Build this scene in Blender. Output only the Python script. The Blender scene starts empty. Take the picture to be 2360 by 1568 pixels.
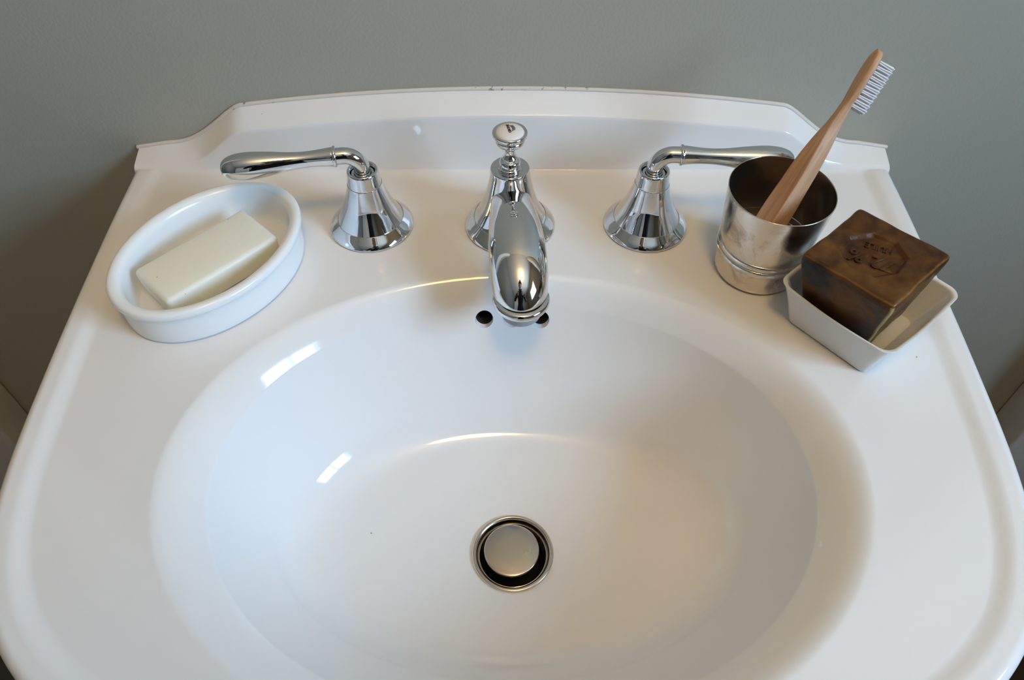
import bpy, bmesh, math, random
import numpy as np
from mathutils import Matrix, Vector

random.seed(7)
rng = np.random.default_rng(7)
S = bpy.context.scene
COL = S.collection
PI = math.pi
D = 0.85                      # height of the basin deck above the floor
YW = 0.0855                   # face of the back wall

# ------------------------------------------------------------------ camera
cam_data = bpy.data.cameras.new('viewpoint')
cam_data.sensor_width = 36.0
cam_data.lens = 36.0 * 1750.0 / 2360.0
cam_data.clip_start = 0.01
cam = bpy.data.objects.new('viewpoint', cam_data)
COL.objects.link(cam)
cam.location = (0.0, -0.4218, D + 0.3713)
cam.rotation_euler = (math.radians(40.0), 0.0, 0.0)
S.camera = cam

# ------------------------------------------------------------------ world, lights, exposure
S.view_settings.view_transform = 'Standard'
S.view_settings.look = 'None'
S.view_settings.gamma = 1.0
S.view_settings.use_curve_mapping = False
S.view_settings.exposure = -0.04
S.cycles.use_denoising = True
S.cycles.max_bounces = 12
S.cycles.glossy_bounces = 6
S.cycles.caustics_reflective = True
S.cycles.sample_clamp_indirect = 6.0

W = bpy.data.worlds.new('sky')
S.world = W
W.use_nodes = True
wb = W.node_tree.nodes['Background']
wb.inputs[0].default_value = (0.50, 0.73, 1.0, 1)
wb.inputs[1].default_value = 1.2

def area(name, loc, target, sx, sy, power, color):
    l = bpy.data.lights.new(name, 'AREA')
    l.shape = 'RECTANGLE'; l.size = sx; l.size_y = sy
    l.energy = power; l.color = color
    o = bpy.data.objects.new(name, l); COL.objects.link(o)
    o.location = loc
    d = Vector(target) - Vector(loc)
    o.rotation_euler = d.to_track_quat('-Z', 'Y').to_euler()
    return o

WIN = dict(x=1.15, y0=-1.22, y1=-0.45, z0=1.26, z1=1.92)      # window opening in the right wall
area('window_daylight', (WIN['x'] + 0.16, (WIN['y0'] + WIN['y1']) / 2, (WIN['z0'] + WIN['z1']) / 2),
     (0.0, (WIN['y0'] + WIN['y1']) / 2, (WIN['z0'] + WIN['z1']) / 2),
     WIN['y1'] - WIN['y0'], WIN['z1'] - WIN['z0'], 55.0, (0.44, 0.69, 0.98))
LAMP = (0.10, -0.62, 2.22)
lp = bpy.data.lights.new('ceiling_lamp_bulb', 'POINT')
lp.energy = 24.0; lp.color = (1.0, 0.64, 0.23); lp.shadow_soft_size = 0.10
lpo = bpy.data.objects.new('ceiling_lamp_bulb', lp); COL.objects.link(lpo)
lpo.location = LAMP

# ------------------------------------------------------------------ materials
def mat(name, color, rough=0.5, metal=0.0, spec=0.5, **kw):
    m = bpy.data.materials.new(name); m.use_nodes = True
    b = m.node_tree.nodes['Principled BSDF']
    b.inputs['Base Color'].default_value = (*color, 1)
    b.inputs['Roughness'].default_value = rough
    b.inputs['Metallic'].default_value = metal
    b.inputs['Specular IOR Level'].default_value = spec
    for k, v in kw.items():
        b.inputs[k].default_value = v
    return m

class NT:
    def __init__(s, m):
        s.m = m; s.t = m.node_tree; s.b = s.t.nodes['Principled BSDF']
    def n(s, kind, **props):
        x = s.t.nodes.new(kind)
        for k, v in props.items(): setattr(x, k, v)
        return x
    def l(s, a, b): s.t.links.new(a, b)
    def coords(s, scale=(1, 1, 1), which='Object'):
        tc = s.n('ShaderNodeTexCoord'); mp = s.n('ShaderNodeMapping')
        mp.inputs['Scale'].default_value = scale
        s.l(tc.outputs[which], mp.inputs[0]); return mp.outputs[0]
    def noise(s, co, scale, detail=4, rough=0.55, dist=0.0):
        x = s.n('ShaderNodeTexNoise'); x.inputs['Scale'].default_value = scale
        x.inputs['Detail'].default_value = detail; x.inputs['Roughness'].default_value = rough
        x.inputs['Distortion'].default_value = dist
        s.l(co, x.inputs['Vector']); return x.outputs['Fac']
    def ramp(s, fac, stops):
        r = s.n('ShaderNodeValToRGB'); e = r.color_ramp.elements
        while len(e) < len(stops): e.new(0.5)
        for q, (p, c) in zip(e, stops):
            q.position = p; q.color = (*c, 1) if len(c) == 3 else c
        s.l(fac, r.inputs[0]); return r.outputs[0]
    def mix(s, fac, a, b, mode='MIX'):
        x = s.n('ShaderNodeMix'); x.data_type = 'RGBA'; x.blend_type = mode
        if isinstance(fac, float): x.inputs[0].default_value = fac
        else: s.l(fac, x.inputs[0])
        for i, c in ((6, a), (7, b)):
            if isinstance(c, tuple): x.inputs[i].default_value = (*c, 1)
            else: s.l(c, x.inputs[i])
        return x.outputs[2]
    def bump(s, h, strength=0.2, dist=0.001):
        x = s.n('ShaderNodeBump'); x.inputs['Strength'].default_value = strength
        x.inputs['Distance'].default_value = dist
        s.l(h, x.inputs['Height']); s.l(x.outputs[0], s.b.inputs['Normal'])

# glazed white porcelain with a few stray specks
M_porc = mat('glazed_porcelain', (0.80, 0.79, 0.78), 0.07, spec=0.5)
k = NT(M_porc)
co = k.coords()
v = k.n('ShaderNodeTexVoronoi'); v.inputs['Scale'].default_value = 17.0
k.l(co, v.inputs['Vector'])
lt = k.n('ShaderNodeMath', operation='LESS_THAN'); lt.inputs[1].default_value = 0.009
k.l(v.outputs['Distance'], lt.inputs[0])
k.l(k.mix(lt.outputs[0], (0.80, 0.79, 0.78), (0.30, 0.25, 0.20)), k.b.inputs['Base Color'])
k.l(k.ramp(k.noise(co, 14, 3), [(0.35, (0.05,) * 3), (0.75, (0.11,) * 3)]), k.b.inputs['Roughness'])
k.bump(k.noise(co, 16, 2), 0.06, 0.0015)

M_dark = mat('painted_cavity_dark', (0.012, 0.011, 0.010), 0.9)  # dark colour painted in for the shade inside overflow holes and drain throat
M_chrome = mat('polished_chrome', (0.77, 0.775, 0.79), 0.035, 1.0)
k = NT(M_chrome)
k.l(k.ramp(k.noise(k.coords(), 60, 4), [(0.4, (0.022,) * 3), (0.8, (0.075,) * 3)]), k.b.inputs['Roughness'])
M_steel = mat('worn_drain_metal', (0.66, 0.59, 0.52), 0.16, 1.0)
k = NT(M_steel)
k.l(k.ramp(k.noise(k.coords(), 130, 5), [(0.3, (0.10,) * 3), (0.8, (0.32,) * 3)]), k.b.inputs['Roughness'])
M_aer = mat('aerator_plastic', (0.34, 0.35, 0.36), 0.4)
M_enamel = mat('white_enamel', (0.80, 0.76, 0.72), 0.12)
M_ink = mat('black_ink', (0.015, 0.015, 0.017), 0.4)

# painted wall
def paint(name, c1, c2, rough=0.62):
    m = mat(name, c1, rough, spec=0.35); k = NT(m)
    co = k.coords()
    k.l(k.mix(k.noise(co, 3.0, 5), c1, c2), k.b.inputs['Base Color'])
    k.bump(k.noise(co, 420, 4), 0.22, 0.0012)
    return m
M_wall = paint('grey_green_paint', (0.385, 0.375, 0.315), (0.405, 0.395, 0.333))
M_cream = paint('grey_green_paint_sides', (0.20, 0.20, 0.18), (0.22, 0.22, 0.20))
M_ceil = paint('ceiling_paint', (0.72, 0.66, 0.55), (0.76, 0.70, 0.60))
M_trim = paint('trim_paint', (0.68, 0.66, 0.62), (0.71, 0.69, 0.65), 0.35)
M_floor = mat('dark_floor', (0.10, 0.075, 0.055), 0.45)
k = NT(M_floor); co = k.coords((1, 8, 1))
k.l(k.mix(k.noise(co, 5, 6), (0.03, 0.022, 0.016), (0.06, 0.043, 0.03)), k.b.inputs['Base Color'])
M_caulk = mat('old_sealant', (0.66, 0.60, 0.55), 0.5)
k = NT(M_caulk); co = k.coords()
spots = k.ramp(k.noise(co, 230, 3), [(0.60, (0, 0, 0)), (0.68, (1, 1, 1))])
zone = k.ramp(k.noise(co, 9, 2), [(0.60, (0, 0, 0)), (0.66, (1, 1, 1))])
k.l(k.mix(k.mix(1.0, spots, zone, 'MULTIPLY'), (0.68, 0.63, 0.58), (0.09, 0.085, 0.07)), k.b.inputs['Base Color'])

M_opal = mat('opal_glass', (0.86, 0.87, 0.86), 0.20, spec=0.5)
b = NT(M_opal).b
b.inputs['Subsurface Weight'].default_value = 0.45
b.inputs['Subsurface Radius'].default_value = (0.010, 0.010, 0.009)
b.inputs['Subsurface Scale'].default_value = 1.0
M_cream_soap = mat('cream_soap', (0.83, 0.79, 0.66), 0.42, spec=0.4)
k = NT(M_cream_soap); co = k.coords()
v = k.n('ShaderNodeTexVoronoi'); v.inputs['Scale'].default_value = 105.0; k.l(co, v.inputs['Vector'])
lt = k.n('ShaderNodeMath', operation='LESS_THAN'); lt.inputs[1].default_value = 0.045; k.l(v.outputs['Distance'], lt.inputs[0])
k.l(k.mix(lt.outputs[0], k.mix(k.noise(co, 30, 4), (0.88, 0.85, 0.75), (0.84, 0.81, 0.71)), (0.30, 0.26, 0.18)), k.b.inputs['Base Color'])
k.b.inputs['Subsurface Weight'].default_value = 0.8
k.b.inputs['Subsurface Radius'].default_value = (0.018, 0.014, 0.007)
k.b.inputs['Subsurface Scale'].default_value = 1.0
k.bump(k.noise(co, 60, 4), 0.12, 0.001)

M_stone = mat('white_stoneware', (0.74, 0.74, 0.71), 0.18)
M_silver = mat('tarnished_silver', (0.72, 0.66, 0.58), 0.2, 1.0)
k = NT(M_silver); co = k.coords()
t1 = k.ramp(k.noise(co, 55, 6, 0.65, 0.6), [(0.50, (0, 0, 0)), (0.74, (1, 1, 1))])
k.l(k.mix(t1, (0.74, 0.69, 0.62), (0.30, 0.25, 0.20)), k.b.inputs['Base Color'])
k.l(k.ramp(k.noise(co, 90, 5), [(0.3, (0.13,) * 3), (0.75, (0.33,) * 3)]), k.b.inputs['Roughness'])
k.bump(k.noise(co, 45, 3), 0.10, 0.0006)
M_silver_in = mat('tarnished_silver_inside', (0.30, 0.265, 0.23), 0.20, 1.0)
k = NT(M_silver_in); co = k.coords()
k.l(k.mix(k.noise(co, 40, 6), (0.36, 0.32, 0.28), (0.74, 0.69, 0.62)), k.b.inputs['Base Color'])

M_wood = mat('bamboo', (0.50, 0.30, 0.17), 0.5)
k = NT(M_wood)
g1 = k.noise(k.coords((420, 420, 9)), 1.0, 5, 0.6)
g2 = k.noise(k.coords((60, 60, 14)), 1.0, 3)
base = k.ramp(g1, [(0.30, (0.24, 0.115, 0.05)), (0.48, (0.52, 0.31, 0.175)), (0.75, (0.70, 0.46, 0.29))])
k.l(k.mix(g2, base, (0.50, 0.27, 0.145)), k.b.inputs['Base Color'])
k.bump(g1, 0.15, 0.0006)
M_nylon = mat('white_nylon', (0.86, 0.86, 0.90), 0.4)
k = NT(M_nylon); k.b.inputs['Subsurface Weight'].default_value = 0.3; k.b.inputs['Subsurface Radius'].default_value = (0.002,) * 3
k.b.inputs['Subsurface Scale'].default_value = 1.0

M_brown = mat('brown_olive_soap', (0.16, 0.07, 0.02), 0.33, spec=0.28)
k = NT(M_brown); co = k.coords()
n1 = k.noise(co, 38, 7, 0.62, 0.4); n2 = k.noise(co, 190, 5, 0.7)
c = k.ramp(n1, [(0.30, (0.016, 0.006, 0.002)), (0.46, (0.060, 0.022, 0.004)), (0.60, (0.115, 0.047, 0.008)), (0.80, (0.20, 0.095, 0.024))])
sp = k.ramp(n2, [(0.70, (0, 0, 0)), (0.80, (1, 1, 1))])
c = k.mix(sp, c, (0.20, 0.115, 0.055))
att = k.n('ShaderNodeAttribute'); att.attribute_name = 'wear'
sep = k.n('ShaderNodeSeparateColor'); k.l(att.outputs['Color'], sep.inputs[0])
c = k.mix(sep.outputs[2], c, (0.23, 0.105, 0.022))
c = k.mix(sep.outputs[1], c, (0.006, 0.005, 0.005))
c = k.mix(sep.outputs[0], c, (0.42, 0.31, 0.13))
k.l(c, k.b.inputs['Base Color'])
k.l(k.ramp(n1, [(0.3, (0.24,) * 3), (0.8, (0.52,) * 3)]), k.b.inputs['Roughness'])
k.bump(k.noise(co, 120, 6, 0.6), 0.35, 0.0012)
M_pale_soap = mat('scraped_soap', (0.50, 0.38, 0.17), 0.6)

M_glass = bpy.data.materials.new('window_glass'); M_glass.use_nodes = True
nt = M_glass.node_tree; nt.nodes.remove(nt.nodes['Principled BSDF'])
tr = nt.nodes.new('ShaderNodeBsdfTransparent'); gl = nt.nodes.new('ShaderNodeBsdfGlossy'); gl.inputs['Roughness'].default_value = 0.0
mx = nt.nodes.new('ShaderNodeMixShader'); mx.inputs[0].default_value = 0.06
nt.links.new(tr.outputs[0], mx.inputs[1]); nt.links.new(gl.outputs[0], mx.inputs[2])
nt.links.new(mx.outputs[0], nt.nodes['Material Output'].inputs[0])
M_shade = mat('lamp_shade_glass', (0.9, 0.8, 0.65), 0.4)
b = NT(M_shade).b
b.inputs['Emission Color'].default_value = (1.0, 0.74, 0.46, 1); b.inputs['Emission Strength'].default_value = 9.0
M_brass = mat('brass', (0.6, 0.45, 0.22), 0.3, 1.0)

# ------------------------------------------------------------------ mesh helpers
def link(name, me, m, parent=None, smooth=True, angle=None):
    mats = m if isinstance(m, (list, tuple)) else [m]
    for q in mats: me.materials.append(q)
    if smooth: me.polygons.foreach_set('use_smooth', [True] * len(me.polygons))
    if angle is not None:
        me.set_sharp_from_angle(angle=math.radians(angle))
    o = bpy.data.objects.new(name, me); COL.objects.link(o)
    if parent is not None: o.parent = parent
    return o

def from_bm(name, bm, m, parent=None, smooth=True, angle=35, recalc=True):
    if recalc: bmesh.ops.recalc_face_normals(bm, faces=bm.faces[:])
    me = bpy.data.meshes.new(name); bm.to_mesh(me); bm.free()
    return link(name, me, m, parent, smooth, angle)

def grid_mesh(name, rings, closed=True, cap0=False, cap1=False):
    """rings: list of (N,3) arrays joined by quads; cap = fan to the ring's mean"""
    R = np.array(rings); K, N, _ = R.shape
    V = R.reshape(-1, 3).tolist(); Fs = []
    for i in range(K - 1):
        for j in range(N if closed else N - 1):
            j2 = (j + 1) % N
            Fs.append((i * N + j, i * N + j2, (i + 1) * N + j2, (i + 1) * N + j))
    if cap0:
        V.append(R[0].mean(0).tolist()); c = len(V) - 1
        Fs += [(c, (j + 1) % N, j) for j in range(N)]
    if cap1:
        V.append(R[-1].mean(0).tolist()); c = len(V) - 1; o = (K - 1) * N
        Fs += [(c, o + j, o + (j + 1) % N) for j in range(N)]
    me = bpy.data.meshes.new(name); me.from_pydata(V, [], Fs); me.validate()
    bm = bmesh.new(); bm.from_mesh(me)
    bmesh.ops.recalc_face_normals(bm, faces=bm.faces[:]); bm.to_mesh(me); bm.free()
    return me

def smooth_profile(pts, n=6):
    """Catmull-Rom through points; a point given as (r, z, 1) is a hard corner"""
    out = []; segs = [[]]
    for p in pts:
        segs[-1].append(p[:2])
        if len(p) == 3: segs.append([p[:2]])
    for s in segs:
        if len(s) < 2: continue
        s = np.array(s, float)
        for i in range(len(s) - 1):
            p0 = s[max(i - 1, 0)]; p1 = s[i]; p2 = s[i + 1]; p3 = s[min(i + 2, len(s) - 1)]
            for t in np.linspace(0, 1, n, endpoint=False):
                out.append(0.5 * ((2 * p1) + (-p0 + p2) * t + (2 * p0 - 5 * p1 + 4 * p2 - p3) * t * t + (-p0 + 3 * p1 - 3 * p2 + p3) * t ** 3))
        out.append(s[-1])
    res = [out[0]]
    for p in out[1:]:
        if np.linalg.norm(p - res[-1]) > 1e-7: res.append(p)
    return np.array(res)

def lathe(name, prof, m, parent=None, seg=96, sx=1.0, sy=1.0, angle=32, n=5, cap0=False, cap1=False, smooth_it=True):
    pr = smooth_profile(prof, n) if smooth_it else np.array([p[:2] for p in prof])
    t = np.linspace(0, 2 * PI, seg, endpoint=False)
    rings = [np.stack([max(r, 1e-6) * sx * np.cos(t), max(r, 1e-6) * sy * np.sin(t), np.full(seg, z)], 1) for r, z in pr]
    return link(name, grid_mesh(name, rings, True, cap0, cap1), m, parent, True, angle)

def oval_lathe(name, prof, a, b, m, parent=None, seg=128, angle=35, n=5, cap0=True, cap1=False):
    """profile gives inset from the outer oval (a, b) and z"""
    pr = smooth_profile(prof, n)
    t = np.linspace(0, 2 * PI, seg, endpoint=False)
    rings = [np.stack([(a - i) * np.cos(t), (b - i) * np.sin(t), np.full(seg, z)], 1) for i, z in pr]
    return link(name, grid_mesh(name, rings, True, cap0, cap1), m, parent, True, angle)

def sweep(name, path, radii, m, parent=None, seg=40, up=(0, 1, 0), cap=True, angle=40):
    """path (K,3); radii (K,) or (K,2): half sizes along side and up"""
    Pn = np.array(path, float); K = len(Pn)
    Rr = np.array(radii, float)
    if Rr.ndim == 1: Rr = np.stack([Rr, Rr], 1)
    T = np.gradient(Pn, axis=0); ln = np.linalg.norm(T, axis=1)
    T[ln < 1e-9] = T[np.argmax(ln > 1e-9)]; T /= np.linalg.norm(T, axis=1)[:, None]
    t = np.linspace(0, 2 * PI, seg, endpoint=False)
    rings = []
    u = np.array(up, float)
    for i in range(K):
        u = u - T[i] * (u @ T[i]); u /= np.linalg.norm(u)
        s = np.cross(T[i], u)
        rings.append(Pn[i] + np.outer(np.cos(t) * Rr[i, 0], s) + np.outer(np.sin(t) * Rr[i, 1], u))
    return link(name, grid_mesh(name, rings, True, cap, cap), m, parent, True, angle)

def spline(pts, n=8):
    s = np.array(pts, float); out = []
    for i in range(len(s) - 1):
        p0 = s[max(i - 1, 0)]; p1 = s[i]; p2 = s[i + 1]; p3 = s[min(i + 2, len(s) - 1)]
        for t in np.linspace(0, 1, n, endpoint=False):
            out.append(0.5 * ((2 * p1) + (-p0 + p2) * t + (2 * p0 - 5 * p1 + 4 * p2 - p3) * t * t + (-p0 + 3 * p1 - 3 * p2 + p3) * t ** 3))
    out.append(s[-1]); return np.array(out)

def bm_box(bm, x0, x1, y0, y1, z0, z1):
    vs = [bm.verts.new(p) for p in ((x0, y0, z0), (x1, y0, z0), (x1, y1, z0), (x0, y1, z0), (x0, y0, z1), (x1, y0, z1), (x1, y1, z1), (x0, y1, z1))]
    for f in ((0, 3, 2, 1), (4, 5, 6, 7), (0, 1, 5, 4), (1, 2, 6, 5), (2, 3, 7, 6), (3, 0, 4, 7)):
        bm.faces.new([vs[i] for i in f])

def boxes(name, lst, m, parent=None, bevel=0.0):
    bm = bmesh.new()
    for q in lst: bm_box(bm, *q)
    if bevel > 0:
        bmesh.ops.bevel(bm, geom=bm.edges[:], offset=bevel, segments=3, profile=0.5, affect='EDGES')
    return from_bm(name, bm, m, parent, smooth=bevel > 0, angle=40)

def structure(o): o['kind'] = 'structure'; return o
def tag(o, label, cat, group=None):
    o['label'] = label; o['category'] = cat
    if group: o['group'] = group
    return o
def thing(name, label, cat, loc=(0, 0, 0), group=None):
    o = bpy.data.objects.new(name, None); COL.objects.link(o)
    o.empty_display_size = 0.02; o.location = loc
    return tag(o, label, cat, group)

# ------------------------------------------------------------------ room shell
XL, XR, YF, HC = -1.15, 1.15, -2.35, 2.40
structure(boxes('floor', [(XL - .1, XR + .25, YF - .1, YW + .1, -0.08, 0)], M_floor))
structure(boxes('ceiling', [(XL - .1, XR + .25, YF - .1, YW + .1, HC, HC + .08)], M_ceil))
structure(boxes('wall_back', [(XL - .1, XR + .1, YW, YW + .1, 0, HC)], M_wall))
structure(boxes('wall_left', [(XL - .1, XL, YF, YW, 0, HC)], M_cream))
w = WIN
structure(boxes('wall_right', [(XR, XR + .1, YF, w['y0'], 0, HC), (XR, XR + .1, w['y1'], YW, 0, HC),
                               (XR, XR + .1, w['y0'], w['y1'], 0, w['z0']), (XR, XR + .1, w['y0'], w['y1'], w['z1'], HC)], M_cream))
DX0, DX1, DH = -0.95, -0.20, 2.02
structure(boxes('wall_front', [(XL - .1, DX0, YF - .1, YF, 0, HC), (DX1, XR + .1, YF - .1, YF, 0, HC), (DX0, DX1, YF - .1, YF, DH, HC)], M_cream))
# door with four sunk panels and its frame
dr = structure(boxes('door_1', [(DX0 + .01, DX1 - .01, YF - .07, YF - .045, 0.005, DH - .01)], M_trim))
boxes('door_frame', [(DX0 - .07, DX0 + .005, YF - .02, YF + .018, 0, DH + .07), (DX1 - .005, DX1 + .07, YF - .02, YF + .018, 0, DH + .07),
                     (DX0 + .005, DX1 - .005, YF - .02, YF + .018, DH, DH + .07)], M_trim, dr)
cxm = (DX0 + DX1) / 2
for (a0, a1, z0, z1) in ((DX0 + .01, DX0 + .12, .02, DH - .02), (DX1 - .12, DX1 - .01, .02, DH - .02), (cxm - .05, cxm + .05, .02, DH - .02)):
    boxes('door_stile', [(a0, a1, YF - .045, YF - .03, z0, z1)], M_trim, dr)
for z0 in (.02, .85, DH - .14):
    boxes('door_rail', [(DX0 + .12, cxm - .05, YF - .045, YF - .03, z0, z0 + .12), (cxm + .05, DX1 - .12, YF - .045, YF - .03, z0, z0 + .12)], M_trim, dr)
sweep('door_handle', [(DX1 - .06, YF - .03, 1.0), (DX1 - .06, YF + .02, 1.0), (DX1 - .08, YF + .025, 1.0), (DX1 - .17, YF + .025, 1.0)], [.009, .009, .009, .007], M_brass, dr)
# window with a glazing bar, sill and glass
wf = structure(boxes('window_1', [(XR + .02, XR + .07, w['y0'], w['y0'] + .05, w['z0'], w['z1']), (XR + .02, XR + .07, w['y1'] - .05, w['y1'], w['z0'], w['z1']),
                                  (XR + .02, XR + .07, w['y0'] + .05, w['y1'] - .05, w['z0'], w['z0'] + .05), (XR + .02, XR + .07, w['y0'] + .05, w['y1'] - .05, w['z1'] - .05, w['z1'])], M_trim))
ym = (w['y0'] + w['y1']) / 2
boxes('glazing_bar', [(XR + .03, XR + .06, ym - .016, ym + .016, w['z0'] + .05, w['z1'] - .05)], M_trim, wf)
for (a0, a1) in ((w['y0'] + .05, ym - .016), (ym + .016, w['y1'] - .05)):
    boxes('pane', [(XR + .043, XR + .047, a0, a1, w['z0'] + .05, w['z1'] - .05)], M_glass, wf)
boxes('window_sill', [(XR - .05, XR + .02, w['y0'] - .04, w['y1'] + .04, w['z0'] - .03, w['z0'])], M_trim, wf)
# flat boards on the back wall on both sides of the basin, with a bead
for nm_, sg in (('trim_1', -1), ('trim_2', 1)):
    xs = sorted((sg * 0.567, sg * 0.74))
    structure(boxes(nm_, [(xs[0], xs[1], YW - .044, YW, 0, 2.05)], M_trim, None, 0.004))

# ------------------------------------------------------------------ washbasin
basin = thing('washbasin', 'large white porcelain washbasin with oval bowl and arched back ledge fixed to the grey wall', 'washbasin', (0, 0, D))
N = 640
tt = np.linspace(0, 2 * PI, N, endpoint=False)
ct, st = np.cos(tt), np.sin(tt)
DR = np.array([0.0005, -0.2055])
def ell(a, b, yc, z): return np.stack([a * ct, yc + b * st, np.full(N, z) if np.isscalar(z) else z], 1)
ZD = -0.1075
A = np.stack([DR[0] + .0262 * ct, DR[1] + .0262 * st, np.full(N, ZD)], 1)
B = ell(.142, .087, -.196, -.098)
C = ell(.174, .1335, -.1978, -.016)
Dq = ell(.199, .1515, -.2005, 0.0)
VB = 0.077                     # length given to the back ledge in plan before it is folded up
half = spline([(.2965, YW - .0005 + 0.05), (.296, .03), (.2935, -.05), (.2895, -.13), (.2835, -.205), (.2735, -.253), (.257, -.288), (.235, -.3135), (.203, -.336), (.15, -.3605), (.08, -.379), (0, -.386)], 14)
half[0, 1] = .058 + VB
side = np.concatenate([half, half[::-1][1:] * np.array([-1, 1])])      # right side, front, left side
outline = np.concatenate([side, [side[0]]])
cen = np.array([0, -.201])
phi = np.arctan2(.1515 * st, .199 * ct); dirs = np.stack([np.cos(phi), np.sin(phi)], 1)
p = outline[:-1] - cen; e = outline[1:] - outline[:-1]
den = dirs[:, None, 0] * e[None, :, 1] - dirs[:, None, 1] * e[None, :, 0]
den = np.where(np.abs(den) < 1e-12, 1e-12, den)
tq = (p[None, :, 0] * e[None, :, 1] - p[None, :, 1] * e[None, :, 0]) / den
uq = (p[None, :, 0] * dirs[:, None, 1] - p[None, :, 1] * dirs[:, None, 0]) / den
ok = (tq > 0) & (uq >= -1e-9) & (uq <= 1 + 1e-9)
O = cen + dirs * np.where(ok, tq, 1e9).min(1)[:, None]
# snap the two samples nearest the back corners onto them
for cx_ in (outline[0], outline[-2]):
    O[np.argmin(((O - cx_) ** 2).sum(1))] = cx_

def side_dist(Q):
    a = side[:-1]; ab = side[1:] - side[:-1]
    ap = Q[:, None, :] - a[None]
    t = np.clip((ap * ab).sum(-1) / (ab * ab).sum(-1), 0, 1)
    return np.sqrt(((ap - t[..., None] * ab) ** 2).sum(-1)).min(1)
def sstep(x): x = np.clip(x, 0, 1); return x * x * (3 - 2 * x)
def Htop(x):
    ax = np.abs(x)
    arch = .0588 - .0147 * (ax / .211) ** 2
    s = np.clip((ax - .206) / .066, 0, 1)
    s = s ** 0.8
    return arch * (1 - sstep(s)) + (.0112 - .0045 * np.clip((ax - .272) / .026, 0, 1)) * sstep(s)
LIP = .0026
def place(Q):
    """plan points (virtual y) -> real points with lip and folded-up back ledge"""
    x, y = Q[:, 0], Q[:, 1]
    d = side_dist(Q)
    t = np.clip((y - .058) / VB, 0, 1)
    lip = LIP * sstep((.024 - d) / .012) - np.where(d < .007, .007 - np.sqrt(np.maximum(.007 ** 2 - (.007 - d) ** 2, 0)), 0)
    lip = lip * (1 - sstep(t * 4))
    H = Htop(x); hc = np.maximum(H - .0116, .40 * H)
    # profile stations: t, y, z
    ts = np.array([0, .08, .16, .24, .58, .66, .74, .90, .96, 1.0])
    ys = np.array([.058, .0610, .0632, .0642, .0662, .0668, .0680, .0808, .0830, .0850])
    zs = np.stack([0 * H, .0003 + 0 * H, np.minimum(.0014, .1 * H), np.minimum(.0052, .2 * H), hc * .97, hc + (H - hc) * .04, hc + (H - hc) * .12, hc + (H - hc) * .90, H - (H - hc) * .02, H], 0)
    yy = np.where(y > .058, np.interp(t, ts, ys), y)
    idx = np.clip(np.searchsorted(ts, t, side='right') - 1, 0, len(ts) - 2)
    f = (t - ts[idx]) / (ts[idx + 1] - ts[idx]); ar = np.arange(len(t))
    zz = zs[idx, ar] * (1 - f) + zs[idx + 1, ar] * f
    return np.stack([x, yy, lip + zz], 1)

rings = []
pipe = lambda r, z: np.stack([DR[0] + r * ct, DR[1] + r * st, np.full(N, z)], 1)
rings += [pipe(.0245, -.150), pipe(.0245, -.112), pipe(.0250, -.1088)]
P1 = B + (A - B) * .26; P2 = B + (C - B) * .30
for u in np.linspace(0, 1, 16, endpoint=False): rings.append(A + (P1 - A) * u)
for u in np.linspace(0, 1, 22, endpoint=False): rings.append(P1 * (1 - u) ** 2 + 2 * B * u * (1 - u) + P2 * u * u)
MID = (P2 + C) / 2; MID[:, :2] += (MID[:, :2] - cen) * .020
wall = lambda u: P2 * (1 - u) ** 2 + 2 * MID * u * (1 - u) + C * u * u
C2 = wall(.988)
for u in np.linspace(0, .988, 26): rings.append(wall(u))
def shoulder(u):
    q = C + (Dq - C) * u
    q[:, 2] = -.016 * (1 - u) ** 1.6
    return q
S1 = shoulder(.035)
for u in (.25, .5, .75): rings.append(C2 * (1 - u) ** 2 + 2 * C * u * (1 - u) + S1 * u * u)
for u in np.linspace(.035, 1, 26): rings.append(shoulder(u))
for u in np.linspace(0, 1, 120)[1:]:
    rings.append(place(Dq[:, :2] * (1 - u) + O * u))
last = rings[-1]
back = (O[:, 1] > .058 + VB * .3)
def inward(f, z):
    q = last.copy()
    q[:, 0] = q[:, 0] * f
    q[:, 1] = np.where(back, np.minimum(q[:, 1], .085), cen[1] + (q[:, 1] - cen[1]) * f)
    q[:, 2] = z; return q
rings += [inward(1.0, -.012), inward(.998, -.030), inward(.985, -.052)]
rings += [ell(.215, .165, -.185, -.056), ell(.20, .155, -.19, -.075), ell(.16, .115, -.2, -.125), ell(.07, .06, -.205, -.158)]
me = grid_mesh('bowl', rings, True, True, True)
bowl = link('bowl', me, [M_porc, M_dark], basin, True, None)
# three overflow holes drilled through the back of the bowl
bm = bmesh.new()
for hx in (-.0194, .0002, .0198):
    r = bmesh.ops.create_cone(bm, cap_ends=True, segments=48, radius1=.0062, radius2=.0062, depth=.046,
                              matrix=Matrix.Translation((hx, -.063, -.0262)) @ Matrix.Rotation(math.radians(86), 4, 'X'))
bmesh.ops.bisect_plane(bm, geom=bm.verts[:] + bm.edges[:] + bm.faces[:], plane_co=(0, -.0655, -.025), plane_no=(0, 1, -.45))
mc = bpy.data.meshes.new('cutter'); bm.to_mesh(mc); bm.free()
mc.materials.append(M_porc); mc.materials.append(M_dark)
for f in mc.polygons:
    if (f.center - Vector((0, -.0655, -.025))).dot(Vector((0, 1, -.45))) > 1e-5: f.material_index = 1  # deep part of each hole takes the dark colour in place of shade
    f.use_smooth = True
cut = bpy.data.objects.new('cutter', mc); COL.objects.link(cut); cut.parent = basin
bo = bowl.modifiers.new('holes', 'BOOLEAN'); bo.operation = 'DIFFERENCE'; bo.object = cut; bo.solver = 'EXACT'
bpy.context.view_layer.update()
dg = bpy.context.evaluated_depsgraph_get()
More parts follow.
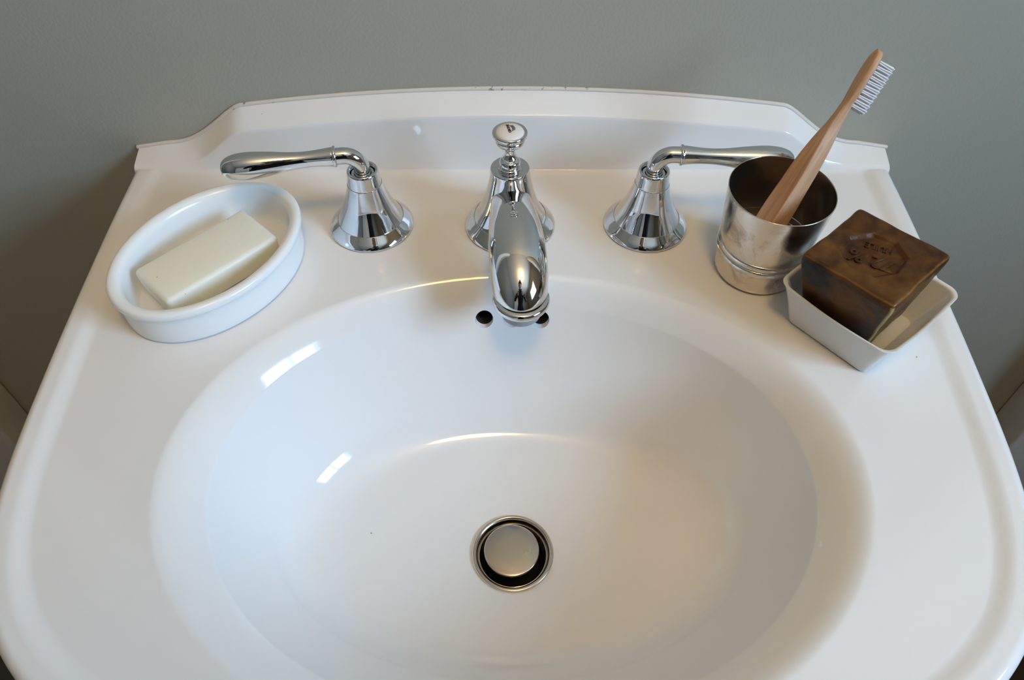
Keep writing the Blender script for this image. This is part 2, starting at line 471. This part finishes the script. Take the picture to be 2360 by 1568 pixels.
me2 = bpy.data.meshes.new_from_object(bowl.evaluated_get(dg))
bowl.modifiers.clear(); bowl.data = me2; me2.name = 'bowl'
bpy.data.objects.remove(cut)
me2.polygons.foreach_set('use_smooth', [True] * len(me2.polygons))
me2.set_sharp_from_angle(angle=math.radians(42))

# sealant bead along the top of the ledge
xs = np.linspace(-.298, .298, 240)
sweep('sealant_bead', np.stack([xs, np.full(240, YW - .0012), Htop(xs) + .0004], 1), np.full(240, .0017), M_caulk, basin, 14, (0, 0, 1))
# drain
flange = lathe('drain_flange', [(.0199, -.020), (.0199, -.0075, 1), (.0203, -.0062), (.0222, -.0030, 1), (.0228, -.0030), (.0234, -.0012, 1), (.0238, .0002), (.0252, .0014), (.0266, .0013), (.0272, .0004), (.0272, -.001)], M_steel, basin, 96)
flange.location = (DR[0], DR[1], ZD + .0006)
boot = lathe('drain_throat', [(.0201, -.008), (.0197, -.012), (.0190, -.030), (.001, -.030)], M_dark, basin, 64, angle=60)
boot.location = (DR[0], DR[1], ZD - .0045)
stop = lathe('drain_stopper', [(.005, -.022), (.006, -.006), (.0165, -.0035), (.0178, -.0022), (.0183, -.0008), (.0181, .0004), (.0172, .0011), (.010, .0018), (.0001, .0020)], M_steel, basin, 96, angle=50)
stop.location = (DR[0] - .0008, DR[1] + .0002, ZD + .0040)

# ------------------------------------------------------------------ tap levers
def tap(label, x, ang, sx):
    t = thing('tap', label, 'tap', (x, 0, D + .0005))
    lathe('bell', [(.0300, 0), (.0303, .0007), (.0299, .0018), (.0284, .0036), (.0262, .0057), (.0243, .0075), (.0238, .0080, 1), (.0234, .0079, 1), (.0229, .0088),
                   (.0201, .0142), (.0172, .0205), (.0149, .0275), (.0132, .0335), (.0122, .0375), (.0120, .0381, 1), (.0117, .0380, 1), (.0117, .0388), (.0112, .0440), (.0109, .0474),
                   (.0104, .0488), (.0096, .0491), (.0088, .0484), (.0084, .0466), (.0082, .040)], M_chrome, t)
    sp = lathe('spindle_collar', [(.0081, .040), (.0080, .0455), (.0076, .0466), (.0066, .0469), (.0058, .0462)], M_chrome, t, 64)
    # lever: tube bends out of the bell, then a ring, then the tapered grip
    R = .0112; zt = .0616; pts = [(0, 0, .043), (0, 0, zt - R - .001)]
    for a in np.linspace(0, PI / 2, 14): pts.append((R - R * math.cos(a), 0, zt - R + R * math.sin(a)))
    pts += [(.0135, 0, zt), (.0162, 0, zt)]
    ne = len(pts)
    elbow = sweep('lever_elbow', pts, [.0056] * ne, M_chrome, t, 40)
    gp = [(.0150, .0054), (.0152, .0066), (.0160, .0071), (.0170, .0069), (.0175, .0064), (.0182, .0064), (.0220, .0060), (.0300, .0054), (.0380, .00535), (.0470, .0061), (.0570, .0076), (.0670, .0088),
          (.0745, .0092), (.0815, .0086), (.0866, .0070), (.0896, .0047), (.0909, .0022), (.0912, .0001)]
    g = smooth_profile(gp, 4)
    grip = sweep('lever_grip', [(q[0], 0, zt - .0022 * min(1, max(0, (q[0] - .02) / .07)) ** 1.3) for q in g], [max(q[1], 1e-5) for q in g], M_chrome, t, 48, up=(0, 0, 1), cap=False)
    for o in (elbow, grip): o.rotation_euler = (0, 0, ang)
    return t
tap('chrome bell-shaped tap with lever pointing left, beside the oval soap dish', -.1022, math.radians(180 + 8.5), -1)
tap('chrome bell-shaped tap with lever pointing right, partly behind the silver cup', .0971, math.radians(-3.0), 1)

# ------------------------------------------------------------------ spout
fa = thing('spout_faucet', 'chrome spout in the middle with a bell base and a lift knob on top', 'faucet', (-.0014, 0, D + .0005))
lathe('bell', [(.0325, 0), (.0328, .0008), (.0323, .0020), (.0306, .0042), (.0284, .0066), (.0267, .0085), (.0262, .0090, 1), (.0258, .0089, 1), (.0242, .0112), (.0208, .0180), (.0182, .0255), (.0163, .0330), (.0148, .0400),
               (.0139, .0455), (.0136, .0490), (.0133, .0503), (.0126, .0508), (.0092, .0508), (.0086, .0506), (.0060, .0506)], M_chrome, fa)
lathe('lift_rod', [(.0082, .0500), (.0082, .0512), (.0078, .0520, 1), (.0070, .0526), (.0074, .0545), (.0066, .0570), (.0048, .0584), (.0052, .0594), (.0044, .0606), (.0035, .0625), (.0034, .0645), (.0041, .0668), (.0052, .0684)], M_chrome, fa, 64)
knob = lathe('lift_knob', [(.0046, .0680), (.0062, .0690), (.0088, .0706), (.0098, .0722), (.0100, .0738), (.0096, .0746, 1), (.0104, .0752), (.0114, .0766), (.0117, .0780), (.0115, .0790), (.0108, .0795), (.0098, .0793), (.0090, .0788)], M_chrome, fa, 80)
lathe('knob_cap', [(.0093, .0786), (.0092, .0792), (.0086, .0800), (.006, .0809), (.003, .0813), (.0001, .0814)], M_enamel, knob, 64, angle=80)
# maker's mark printed on the cap: letters and three waves
def text_mesh(body, size, m, name, parent, depth=.0, bevel=0.0, res=4, offs=0.0):
    cu = bpy.data.curves.new(name, 'FONT'); cu.body = body; cu.size = size; cu.extrude = depth; cu.offset = offs; cu.bevel_depth = bevel; cu.bevel_resolution = 1
    cu.align_x = 'CENTER'; cu.align_y = 'CENTER'; cu.resolution_u = res; cu.space_character = 0.95
    o = bpy.data.objects.new(name, cu); COL.objects.link(o)
    bpy.context.view_layer.update()
    me = bpy.data.meshes.new_from_object(o.evaluated_get(bpy.context.evaluated_depsgraph_get()))
    bpy.data.objects.remove(o)
    return link(name, me, m, parent, False)
mark = text_mesh('GROHE', .0026, M_ink, 'printed_mark', knob, depth=.00008, offs=.00007)
for vv in mark.data.vertices: vv.co.x *= 1.35; vv.co.y *= 1.15
mark.rotation_euler = (0, 0, math.radians(104)); mark.location = (-.0006, .0004, .08158)
mark.scale = (0.80, 0.80, 1)
bm = bmesh.new()
for i in range(4):
    off = .0002 + i * .00048
    q = np.array([(x_, -.00085 * math.sin((x_ + .0026) / .0052 * PI) - off * 0 + .0) for x_ in np.linspace(-.0024 + i * .0002, .0026 - i * .0001, 16)])
    for j in range(15):
        (x0, y0), (x1, y1) = q[j], q[j + 1]
        vs = [bm.verts.new(c) for c in ((x0, y0 - off, 0), (x1, y1 - off, 0), (x1, y1 - off + .00030, 0), (x0, y0 - off + .00030, 0))]
        bm.faces.new(vs)
wv = from_bm('printed_waves', bm, M_ink, knob, False)
wv.rotation_euler = (0, 0, math.radians(104)); wv.location = (.0005, .0004, .08160); wv.scale = (1.4, 1.2, 1)
# arm of the spout
cl = spline([(0, .004, .0255), (0, -.012, .0290), (0, -.029, .0330), (0, -.045, .0346), (0, -.058, .0334), (0, -.0695, .0303), (0, -.0795, .0258), (0, -.0866, .0208), (0, -.0904, .0162), (0, -.0918, .0110)], 8)
kx = np.linspace(0, 9, len(cl))
hw = np.interp(kx, range(10), [.0138, .0144, .0160, .0176, .0186, .0189, .0186, .0179, .0170, .0164])
hh = np.interp(kx, range(10), [.0115, .0118, .0124, .0138, .0148, .0158, .0163, .0164, .0162, .0160])
arm = sweep('spout_arm', cl, np.stack([hw, hh], 1), M_chrome, fa, 64, up=(0, 0, 1))
ring = lathe('spout_ring', [(.0150, .0050), (.0170, .0046), (.0181, .0034), (.0184, .0018), (.0178, .0002), (.0168, -.0008), (.0152, -.0030), (.0140, -.0040), (.0134, -.0042)], M_chrome, fa, 72)
ring.location = (0, -.0922, .0160)
aer = lathe('aerator', [(.0132, .000), (.0130, -.0068), (.0124, -.0078, 1), (.0100, -.0078), (.0096, -.0060), (.0001, -.0060)], M_aer, fa, 64)
aer.location = (0, -.0922, .0135)
RZ = Matrix.Rotation(math.radians(4.5), 4, 'Z')
for o in (arm, ring, aer):
    o.rotation_euler = (0, 0, math.radians(4.5)); o.location = RZ @ Vector(o.location)

# ------------------------------------------------------------------ oval soap dish and cream soap
sd = thing('soap_dish', 'oval white opal glass soap dish with thick rolled rim on the left of the basin', 'soap dish', (-.2008, -.0523, D + .0005))
sd.rotation_euler = (0, 0, 1.003)
HZ = .0297
oval_lathe('dish_body', [(.010, .0005), (.0055, .0000), (.0036, .0010), (.0028, .004), (.0026, .014), (.0026, HZ - .0088), (.0020, HZ - .0070), (.0006, HZ - .0055), (.0000, HZ - .0035), (.0004, HZ - .0012), (.0022, HZ),
                         (.0050, HZ - .0002), (.0072, HZ - .0016), (.0088, HZ - .0045), (.0096, HZ - .010), (.0102, .012), (.0118, .0075), (.0160, .0055), (.030, .0050)], .0697, .0519, M_opal, sd, cap1=True)
# cream bar: subdivided rounded box, edges worn
def rounded_bar(name, hx, hy, hz, r, m, parent=None, seg=5, jitter=0.0, cuts=6):
    bm = bmesh.new(); bmesh.ops.create_cube(bm, size=2.0)
    for vv in bm.verts: vv.co = Vector((vv.co.x * hx, vv.co.y * hy, vv.co.z * hz))
    bmesh.ops.bevel(bm, geom=bm.edges[:], offset=r, segments=seg, profile=0.5, affect='EDGES')
    return bm
bm = rounded_bar('x', .0416, .0212, .0095, .0032, None)
for vv in bm.verts:
    c = vv.co
    if c.z < 0: c.x *= .985; c.y *= .97
    c.z += .0012 * math.cos(c.x / .0416 * 1.3) * (1 if c.z > 0 else 0) + .0003 * math.sin(c.x * 210) * math.cos(c.y * 180)
    if c.x < -.030: c.y *= 1 - .02 * ((-c.x - .03) / .011)
sb = from_bm('soap_bar', bm, M_cream_soap, None, True, 60)
tag(sb, 'cream rectangular soap bar with rounded edges lying in the oval white dish', 'soap')
sb.location = (-.2007, -.0570, D + .0161); sb.rotation_euler = (0, math.radians(-1.0), math.radians(46.3))

# ------------------------------------------------------------------ silver cup
cup = thing('silver_cup', 'tarnished silver beaker with a double ring around it, holding the toothbrush', 'cup', (.1681, -.0447, D + .0016))
cup.rotation_euler = (math.radians(1.6), math.radians(0.2), 0)
HR = .0681
lathe('cup_wall', [(.0001, .0010), (.020, .0008), (.0255, .0000), (.0272, .0008), (.0281, .0028), (.0283, .006), (.0285, .0195, 1), (.0288, .0197), (.0292, .0262, 1), (.0296, .0275), (.0312, .044), (.0325, .058), (.0331, HR - .0012), (.0332, HR), (.0328, HR + .0002)], M_silver, cup, 96)
lathe('cup_lining', [(.0328, HR + .0002), (.0325, HR - .0010), (.0319, .058), (.0306, .044), (.0289, .0275), (.0279, .014), (.0272, .0045), (.0255, .0030), (.0001, .0028)], M_silver_in, cup, 96)
for z in (.0200, .0252):
    lathe('ring_band', [(.0282, z - .0027), (.0298, z - .0022), (.0306, z), (.0300, z + .0022), (.0286, z + .0027)], M_silver, cup, 96)

# ------------------------------------------------------------------ toothbrush
B0 = Vector((.1504, -.0622, .0108)); TIP = Vector((.2205, .0036, .1346))
Lv = (TIP - B0); LEN = Lv.length; Lz = Lv.normalized()
bx = Vector((1, -.05, 0)); bx = (bx - Lz * bx.dot(Lz)).normalized()
by = Lz.cross(bx)
b2 = Vector((1, .48, 0)); b2 = (b2 - Lz * b2.dot(Lz)).normalized(); TW = math.atan2(b2.dot(by), b2.dot(bx))
tb = thing('toothbrush', 'bamboo toothbrush with white bristles standing in the silver cup', 'toothbrush')
tb.matrix_world = Matrix.Translation(Vector((0, 0, D)) + B0) @ Matrix((bx, by, Lz)).transposed().to_4x4()
#            z,    half T (bristle axis), half W, offset x
st_ = [(0, .0028, .0028, 0), (.022, .0064, .0070, 0), (.045, .0072, .0078, 0), (.068, .0064, .0070, 0), (.080, .0060, .0066, 0), (.095, .0048, .0058, .0002), (.112, .0034, .0042, .0006), (.122, .0027, .0042, .0006), (.132, .0027, .0062, .0003),
       (.142, .0027, .0070, 0), (LEN - .010, .0027, .0069, 0), (LEN - .0045, .0026, .0056, 0), (LEN - .0012, .0021, .0032, 0), (LEN, .0018, .0008, 0)]
st_ = np.array(st_)
zz = np.unique(np.concatenate([np.linspace(0, LEN, 80), st_[:, 0]]))
def cr(xs, x0, y0):
    # smooth interpolation of stations
    i = np.clip(np.searchsorted(x0, xs, side='right') - 1, 0, len(x0) - 2)
    f = (xs - x0[i]) / (x0[i + 1] - x0[i])
    m_ = np.gradient(y0, x0); h = x0[i + 1] - x0[i]
    return (2 * f ** 3 - 3 * f ** 2 + 1) * y0[i] + (f ** 3 - 2 * f ** 2 + f) * h * m_[i] + (-2 * f ** 3 + 3 * f ** 2) * y0[i + 1] + (f ** 3 - f ** 2) * h * m_[i + 1]
Tt = np.maximum(cr(zz, st_[:, 0], st_[:, 1]), .0006); Ww = np.maximum(cr(zz, st_[:, 0], st_[:, 2]), .0006); Ox = cr(zz, st_[:, 0], st_[:, 3])
ang = np.linspace(0, 2 * PI, 48, endpoint=False)
rings = []
for z, a, b_, ox in zip(zz, Tt, Ww, Ox):
    ex = 0.20 if z < .10 else 0.20 + 0.35 * min(1, (z - .10) / .03)
    cx_ = np.sign(np.cos(ang)) * np.abs(np.cos(ang)) ** ex; sy_ = np.sign(np.sin(ang)) * np.abs(np.sin(ang)) ** ex
    tw = TW * (1 - sstep((z - .070) / .05)); xx, yy = a * cx_, b_ * sy_
    rings.append(np.stack([ox + xx * math.cos(tw) - yy * math.sin(tw), xx * math.sin(tw) + yy * math.cos(tw), np.full(48, z)], 1))
link('handle', grid_mesh('handle', rings, True, True, True), M_wood, tb, True, 38)
# tufts of bristles, one object each
bm = bmesh.new()
for i in range(11):
    a = i * 2.4; rr = .00120 * math.sqrt(i / 11)
    x0, y0 = rr * math.cos(a), rr * math.sin(a)
    f = 1.55
    vs0 = [bm.verts.new((0, y0 + .00036 * math.cos(q), x0 + .00036 * math.sin(q))) for q in np.linspace(0, 2 * PI, 5, endpoint=False)]
    h = .0100 + .0004 * math.sin(i * 7.1)
    vs1 = [bm.verts.new((h, y0 * f + .00040 * math.cos(q), x0 * f + .00040 * math.sin(q))) for q in np.linspace(0, 2 * PI, 5, endpoint=False)]
    for j in range(5): bm.faces.new((vs0[j], vs0[(j + 1) % 5], vs1[(j + 1) % 5], vs1[j]))
    bm.faces.new(vs1)
bmesh.ops.recalc_face_normals(bm, faces=bm.faces[:])
tme = bpy.data.meshes.new('bristle_tuft'); bm.to_mesh(tme); bm.free(); tme.materials.append(M_nylon)
for r_ in range(10):
    for c_ in (-1, 0, 1):
        if r_ == 9 and c_ != 0 and False: continue
        o = bpy.data.objects.new('bristle_tuft', tme); COL.objects.link(o); o.parent = tb
        o.location = (.0019, c_ * (.0038 if r_ < 7 else .0030), LEN - .0065 - r_ * .00305)
        o.rotation_euler = (rng.uniform(-.05, .05) , rng.uniform(-.04, .04), rng.uniform(-.04, .04))

# ------------------------------------------------------------------ square dish and brown soap
qd = thing('square_dish', 'small square white stoneware dish with flared sides at the right edge of the basin', 'dish', (.2199, -.0971, D + .0005))
qd.rotation_euler = (0, 0, -.0964 + PI / 4)
HS = .0342
def rsq(h, r, z, seg=12, bow=0.0):
    pts = []
    for qx, qy, a0 in ((1, 1, 0), (-1, 1, PI / 2), (-1, -1, PI), (1, -1, 1.5 * PI)):
        for a in np.linspace(a0, a0 + PI / 2, seg): pts.append((qx * (h - r) + r * math.cos(a), qy * (h - r) + r * math.sin(a), z))
        # points along the next side so it can bow
        ax, ay, _ = pts[-1]
        n2 = {(1, 1): (-1, 1), (-1, 1): (-1, -1), (-1, -1): (1, -1), (1, -1): (1, 1)}[(qx, qy)]
        a1 = a0 + PI / 2
        ex_, ey_ = n2[0] * (h - r) + r * math.cos(a1), n2[1] * (h - r) + r * math.sin(a1)
        for f in np.linspace(0, 1, 10)[1:-1]:
            bw = bow * math.sin(f * PI)
            pts.append((ax + (ex_ - ax) * f + bw * math.cos(a1), ay + (ey_ - ay) * f + bw * math.sin(a1), z - bow * .6 * math.sin(f * PI)))
    return np.array(pts)
pr = smooth_profile([(.0262, .0006), (.0285, .0000), (.0296, .0010), (.0302, .0035), (.0338, .0180), (.0384, HS - .0014), (.0393, HS - .0003), (.0388, HS), (.0372, HS - .0008), (.0360, HS - .0040), (.0310, .0160), (.0272, .0068), (.0250, .0050), (.015, .0046)], 4)
rings = [rsq(h, .0048 + .0035 * min(1, z / HS), z, bow=.0010 * (z / HS)) for h, z in pr]
link('dish_body', grid_mesh('dish_body', rings, True, True, True), M_stone, qd, True, 50)

# brown cube: gridded faces so the stamp is real relief
Hs, Zs = .0296, .0525
bs = thing('soap_block', 'dark brown cube of soap with a stamped octagon, sitting in the square dish', 'soap', (.2140, -.1014, D + .0145))
bs.rotation_euler = (math.radians(-2.3), math.radians(-2.6), -.070 + PI / 4)
n = 110
g = np.linspace(-1, 1, n)
GX, GY = np.meshgrid(g, g, indexing='ij')
def blob(x, y, s): return np.sin(x * 3.1 * s + 1.3) * np.cos(y * 2.7 * s + .4) + .5 * np.sin(x * 7.3 * s + y * 5.1 * s) + .25 * np.cos(x * 13 * s - y * 11 * s)
OCT = math.radians(10)
def oct_r(x, y):
    a = np.arctan2(y, x) - OCT; r = np.hypot(x, y); k_ = PI / 4
    return r * np.cos((a + k_ / 2) % k_ - k_ / 2)
faces_r = []
def face_grid(fn): return np.stack(fn(GX, GY), -1)
def shape(P3):
    """P3 in cube coords -1..1 -> worn, slightly uneven block"""
    x, y, z = P3[..., 0], P3[..., 1], P3[..., 2]
    # round the edges by a p-norm style pull
    q = np.stack([x, y, z], -1); pn = 26.0
    nrm = (np.abs(q) ** pn).sum(-1) ** (1 / pn)
    q = q / np.maximum(nrm, 1e-9)[..., None]
    tp = (q[..., 2] + 1) / 2
    sc = .70 + .30 * np.clip(tp * 1.1, 0, 1) ** .8
    X = q[..., 0] * Hs * sc; Y = q[..., 1] * Hs * sc; Z = tp * Zs
    X = X + .0003 * blob(q[..., 1], q[..., 2], 1) * q[..., 0]; Y = Y + .0003 * blob(q[..., 0], q[..., 2], 1.2) * q[..., 1]
    top = np.clip((q[..., 2] - .985) / .01, 0, 1)
    # dished top, sunk octagon
    u, v_ = q[..., 0], q[..., 1]
    Z = Z - .0008 * (1 - np.clip(np.hypot(u, v_), 0, 1)) * top + .0004 * blob(u, v_, 1.1) * top
    ro = oct_r(u + .03, v_ - .04)
    Z = Z - .0022 * np.clip((.60 - ro) / .075, 0, 1) * top
    return np.stack([X, Y, Z], -1)
one = np.ones_like(GX)
FS = [np.stack([GX, GY, one], -1), np.stack([GX, -GY, -one], -1), np.stack([one, GX, GY], -1), np.stack([-one, -GX, GY], -1), np.stack([-GX, one, GY], -1), np.stack([GX, -one, GY], -1)]
bm = bmesh.new(); wl = bm.verts.layers.float_color.new('wear')
def wear(x, y, z):
    nz = lambda f: .5 + .5 * math.sin(x * 23 * f + 1) * math.cos(y * 19 * f + 2) * math.sin(z * 29 * f + .7)
    e = max(0, 1 - max(1 + x, 1 + y) / .075) if z < .93 else 0                    # scraped front edge
    pale = min(1, 1.6 * e * (.4 + nz(1.0)))
    st = max(0, 1 - math.hypot((y - .66) / .52, (z - .60) / .52)) if x < -.93 else 0     # dark stain by the left corner
    dark = min(1, 2.2 * st * (.5 + nz(.7)))
    d = sorted((1 - abs(x), 1 - abs(y), 1 - abs(z)))[1]
    rim = max(0, 1 - d / .055) * (.25 + .75 * nz(1.3)) * (1 if z > .9 else .35)
    return (pale, dark * (1 if pale < .3 else .2), min(1, rim), 1)
for Fg in FS:
    Q = shape(Fg); vv = [[bm.verts.new(Q[i, j]) for j in range(n)] for i in range(n)]
    for i in range(n):
        for j in range(n): vv[i][j][wl] = wear(*Fg[i, j])
    for i in range(n - 1):
        for j in range(n - 1): bm.faces.new((vv[i][j], vv[i + 1][j], vv[i + 1][j + 1], vv[i][j + 1]))
bmesh.ops.remove_doubles(bm, verts=bm.verts[:], dist=1e-6)
body = from_bm('soap_body', bm, M_brown, bs, True, 60)
# stamped lettering: 72 % with the word below, read from the wall side
ta = math.radians(147) - bs.rotation_euler[2]
def stamp(txt, size, dx, dy, name):
    o = text_mesh(txt, size, M_brown, name, bs, depth=.0007, bevel=.00025)
    c_, s_ = math.cos(ta), math.sin(ta)
    o.location = (dx * c_ - dy * s_ - .0008, dx * s_ + dy * c_ + .0010, Zs - .0026)
    o.rotation_euler = (0, 0, ta)
    return o
stamp('72 %', .0140, 0, .0035, 'stamped_number')
stamp('HUILE', .0062, -.001, -.0085, 'stamped_word')

# ------------------------------------------------------------------ ceiling lamp behind the viewer
cl_ = thing('ceiling_lamp', 'round glowing glass ceiling lamp hanging behind the viewer', 'lamp', (LAMP[0], LAMP[1], HC))
lathe('ceiling_rose', [(.0001, -.03), (.03, -.028), (.055, -.010), (.06, 0)], M_brass, cl_, 48)
lathe('rod', [(.008, -.13), (.008, -.02)], M_brass, cl_, 24)
lathe('bulb', [(.0001, -.240), (.030, -.232), (.055, -.200), (.060, -.180), (.052, -.155), (.026, -.135), (.012, -.125)], M_shade, cl_, 40)

# ------------------------------------------------------------------ person with a camera, reflected in the chrome
M_skin = mat('skin', (0.55, 0.34, 0.25), 0.5); M_top = mat('dark_knit', (0.018, 0.015, 0.014), 0.85)
M_jean = mat('dark_denim', (0.014, 0.017, 0.028), 0.85); M_hair = mat('dark_hair', (0.02, 0.013, 0.009), 0.6)
M_shoe = mat('dark_shoe', (0.012, 0.011, 0.010), 0.5); M_eye = mat('eye', (0.75, 0.73, 0.70), 0.2); M_iris = mat('iris', (0.03, 0.02, 0.012), 0.2)
M_lip = mat('lips', (0.42, 0.17, 0.15), 0.45); M_black = mat('black_plastic', (0.010, 0.010, 0.011), 0.45); M_lens = mat('lens_glass', (0.01, 0.01, 0.02), 0.03)
CAMP = Vector((0, -.4218, D + .3713)); FW = Vector((0, math.cos(math.radians(50)), -math.sin(math.radians(50))))
UPV = Vector((0, math.sin(math.radians(50)), math.cos(math.radians(50))))
person = thing('person', 'person in dark clothes holding a camera, seen as a small dark reflection in the spout', 'person', (0, -.95, 0))
V, Ed, Rd = [], [], []
def vert(p, r, prev=None):
    V.append(Vector(p) - Vector((0, -.95, 0))); Rd.append(r if isinstance(r, tuple) else (r, r))
    if prev is not None: Ed.append((prev, len(V) - 1))
    return len(V) - 1
pel = vert((0, -.80, .90), (.145, .10))
sp1 = vert((0, -.795, 1.04), (.125, .09), pel); sp2 = vert((0, -.765, 1.18), (.14, .10), sp1); sp3 = vert((0, -.715, 1.32), (.13, .095), sp2)
nk = vert((0, -.655, 1.415), .052, sp3); nk2 = vert((0, -.62, 1.46), .05, nk)
hd = vert((0, -.58, 1.505), (.068, .078), nk2); hd2 = vert((0, -.55, 1.56), (.076, .092), hd); hd3 = vert((0, -.54, 1.62), (.066, .078), hd2)
grip_c = CAMP - FW * .075
for sx in (-1, 1):
    hip = vert((sx * .085, -.805, .83), (.088, .09), pel); kn = vert((sx * .10, -.80, .46), .056, hip); cf = vert((sx * .10, -.825, .33), .055, kn)
    an = vert((sx * .10, -.84, .09), .037, cf); ft = vert((sx * .11, -.765, .042), (.042, .036), an); vert((sx * .115, -.675, .034), (.038, .026), ft)
    sh = vert((sx * .168, -.695, 1.345), .058, sp3); el = vert((sx * .245, -.68, 1.095), .040, sh); fa_ = vert((sx * .185, -.61, 1.15), .036, el)
    wr = vert((sx * .100, -.545, 1.205), .024, fa_)
    pm = vert((sx * .084, -.505, 1.235), (.026, .017), wr)
# fingers: five chains rooted in each palm, curling round the camera body
fingers = []
for sx in (-1, 1):
    P0 = Vector((sx * .084, -.505, 1.235)); a = len(V)
    for i_, (dv, ln) in enumerate(((.030, .060), (.012, .068), (-.006, .064), (-.022, .052))):
        b0 = P0 + UPV * dv * .6 + FW * .010 + Vector((sx * .004, 0, 0))
        k0 = b0 + UPV * dv * .5 + FW * ln * .40; k1 = k0 + FW * ln * .22 + Vector((-sx * ln * .28, 0, 0)); k2 = k1 + Vector((-sx * ln * .40, 0, 0)) - FW * .004
        fingers.append([(P0, .010), (b0, .0095), (k0, .0088), (k1, .0080), (k2, .0068)])
    t0 = P0 + UPV * .018 - FW * .006
    fingers.append([(P0, .011), (t0 + Vector((-sx * .012, 0, 0)), .0105), (t0 + UPV * .008 + Vector((-sx * .030, 0, 0)), .0095), (t0 + UPV * .010 + Vector((-sx * .048, 0, 0)), .0080)])
def skin(name, V, Ed, Rd, m, parent, root=0, sub=2):
    me = bpy.data.meshes.new(name); me.from_pydata([tuple(v_) for v_ in V], Ed, []); me.update()
    o = bpy.data.objects.new(name, me); COL.objects.link(o)
    md = o.modifiers.new('skin', 'SKIN'); md.use_smooth_shade = True
    ly = me.skin_vertices[0].data if me.skin_vertices else None
    if ly is None:
        bm_ = bmesh.new(); bm_.from_mesh(me); bm_.verts.layers.skin.verify(); bm_.to_mesh(me); bm_.free(); ly = me.skin_vertices[0].data
    for i_, r in enumerate(Rd): ly[i_].radius = r; ly[i_].use_root = (i_ == root)
    sb_ = o.modifiers.new('sub', 'SUBSURF'); sb_.levels = sub; sb_.render_levels = sub
    bpy.context.view_layer.update()
    me2 = bpy.data.meshes.new_from_object(o.evaluated_get(bpy.context.evaluated_depsgraph_get()))
    bpy.data.objects.remove(o)
    return link(name, me2, m, parent, True, None)
for ch in fingers:
    prev = None
    for q, r in ch[1:]:
        # root of each finger is joined to its palm vertex
        if prev is None:
            P0l = ch[0][0] - Vector((0, -.95, 0)); prev = min(range(len(V)), key=lambda i_: (V[i_] - P0l).length)
        prev = vert(q, r, prev)
body_ = skin('body', V, Ed, Rd, [M_top, M_jean, M_skin, M_shoe], person)
for f in body_.data.polygons:
    c_ = f.center
    f.material_index = 3 if c_.z < .075 else 1 if c_.z < .93 else 2 if (c_.z > 1.43 or (c_.y > .405 and c_.z < 1.35)) else 0
# neckline and cuffs of the knitted top
def knit_ring(name, c, axis, r0, r1, h):
    o = lathe(name, [(r0, -h), (r0 + .004, -h), (r1 + .005, 0), (r1 + .004, h), (r1, h), (r1, 0), (r0, -h)], M_top, person, 40)
    o.rotation_euler = Vector(axis).to_track_quat('Z', 'Y').to_euler(); o.location = Vector(c) - Vector((0, -.95, 0)); return o
knit_ring('collar', (0, -.640, 1.436), (0, .035, .045), .066, .056, .020)
for sx in (-1, 1):
    knit_ring('cuff', (sx * .106, -.550, 1.203), (sx * -.085, .065, .055), .027, .026, .016)
# face, ears and hair
HC_ = Vector((0, .395, 1.56)); HF = Vector((0, .80, -.60)).normalized(); HU = Vector((0, .60, .80)).normalized()
def blob_part(name, c, rx, ry, rz, m, seg=20):
    bm_ = bmesh.new(); bmesh.ops.create_uvsphere(bm_, u_segments=seg, v_segments=seg // 2, radius=1.0)
    mt = Matrix((Vector((1, 0, 0)), HF, HU)).transposed().to_4x4()
    bmesh.ops.transform(bm_, matrix=Matrix.Translation(c) @ mt @ Matrix.Diagonal((rx, ry, rz, 1)), verts=bm_.verts[:])
    return from_bm(name, bm_, m, person, True, None)
for sx in (-1, 1):
    e_ = blob_part('eye', HC_ + HF * .072 + HU * .004 + Vector((sx * .028, 0, 0)), .012, .012, .008, M_eye)
    e2 = blob_part('iris', HC_ + HF * .0832 + HU * .003 + Vector((sx * .028, 0, 0)), .0055, .003, .0055, M_iris, 12); e2.parent = e_
    blob_part('eyebrow', HC_ + HF * .080 + HU * .022 + Vector((sx * .030, 0, 0)), .017, .006, .004, M_hair, 12)
    blob_part('ear', HC_ + HF * -.004 + Vector((sx * .079, 0, 0)), .008, .018, .030, M_skin)
blob_part('nose', HC_ + HF * .092 - HU * .018, .011, .016, .021, M_skin)
blob_part('mouth', HC_ + HF * .082 - HU * .050, .022, .007, .007, M_lip)
blob_part('hair', HC_ - HF * .018 + HU * .028, .086, .094, .082, M_hair, 28)
blob_part('hair_bun', HC_ - HF * .035 + HU * .118, .034, .034, .034, M_hair)
# camera body held in front of the chest; its lens ends just behind the viewpoint
cm = thing('camera', 'small black camera held in the hands of the person', 'camera', CAMP - FW * .062)
cm.rotation_euler = (math.radians(40.0), 0, 0)
boxes('camera_body', [(-.052, .052, -.032, .032, -.014, .020)], M_black, cm, .006)
lathe('lens_barrel', [(.0001, -.014), (.026, -.014), (.026, -.038), (.024, -.050), (.022, -.0515), (.020, -.048), (.0001, -.046)], M_black, cm, 48)
lathe('lens_glass', [(.0195, -.0478), (.012, -.0490), (.0001, -.0495)], M_lens, cm, 32, angle=80)
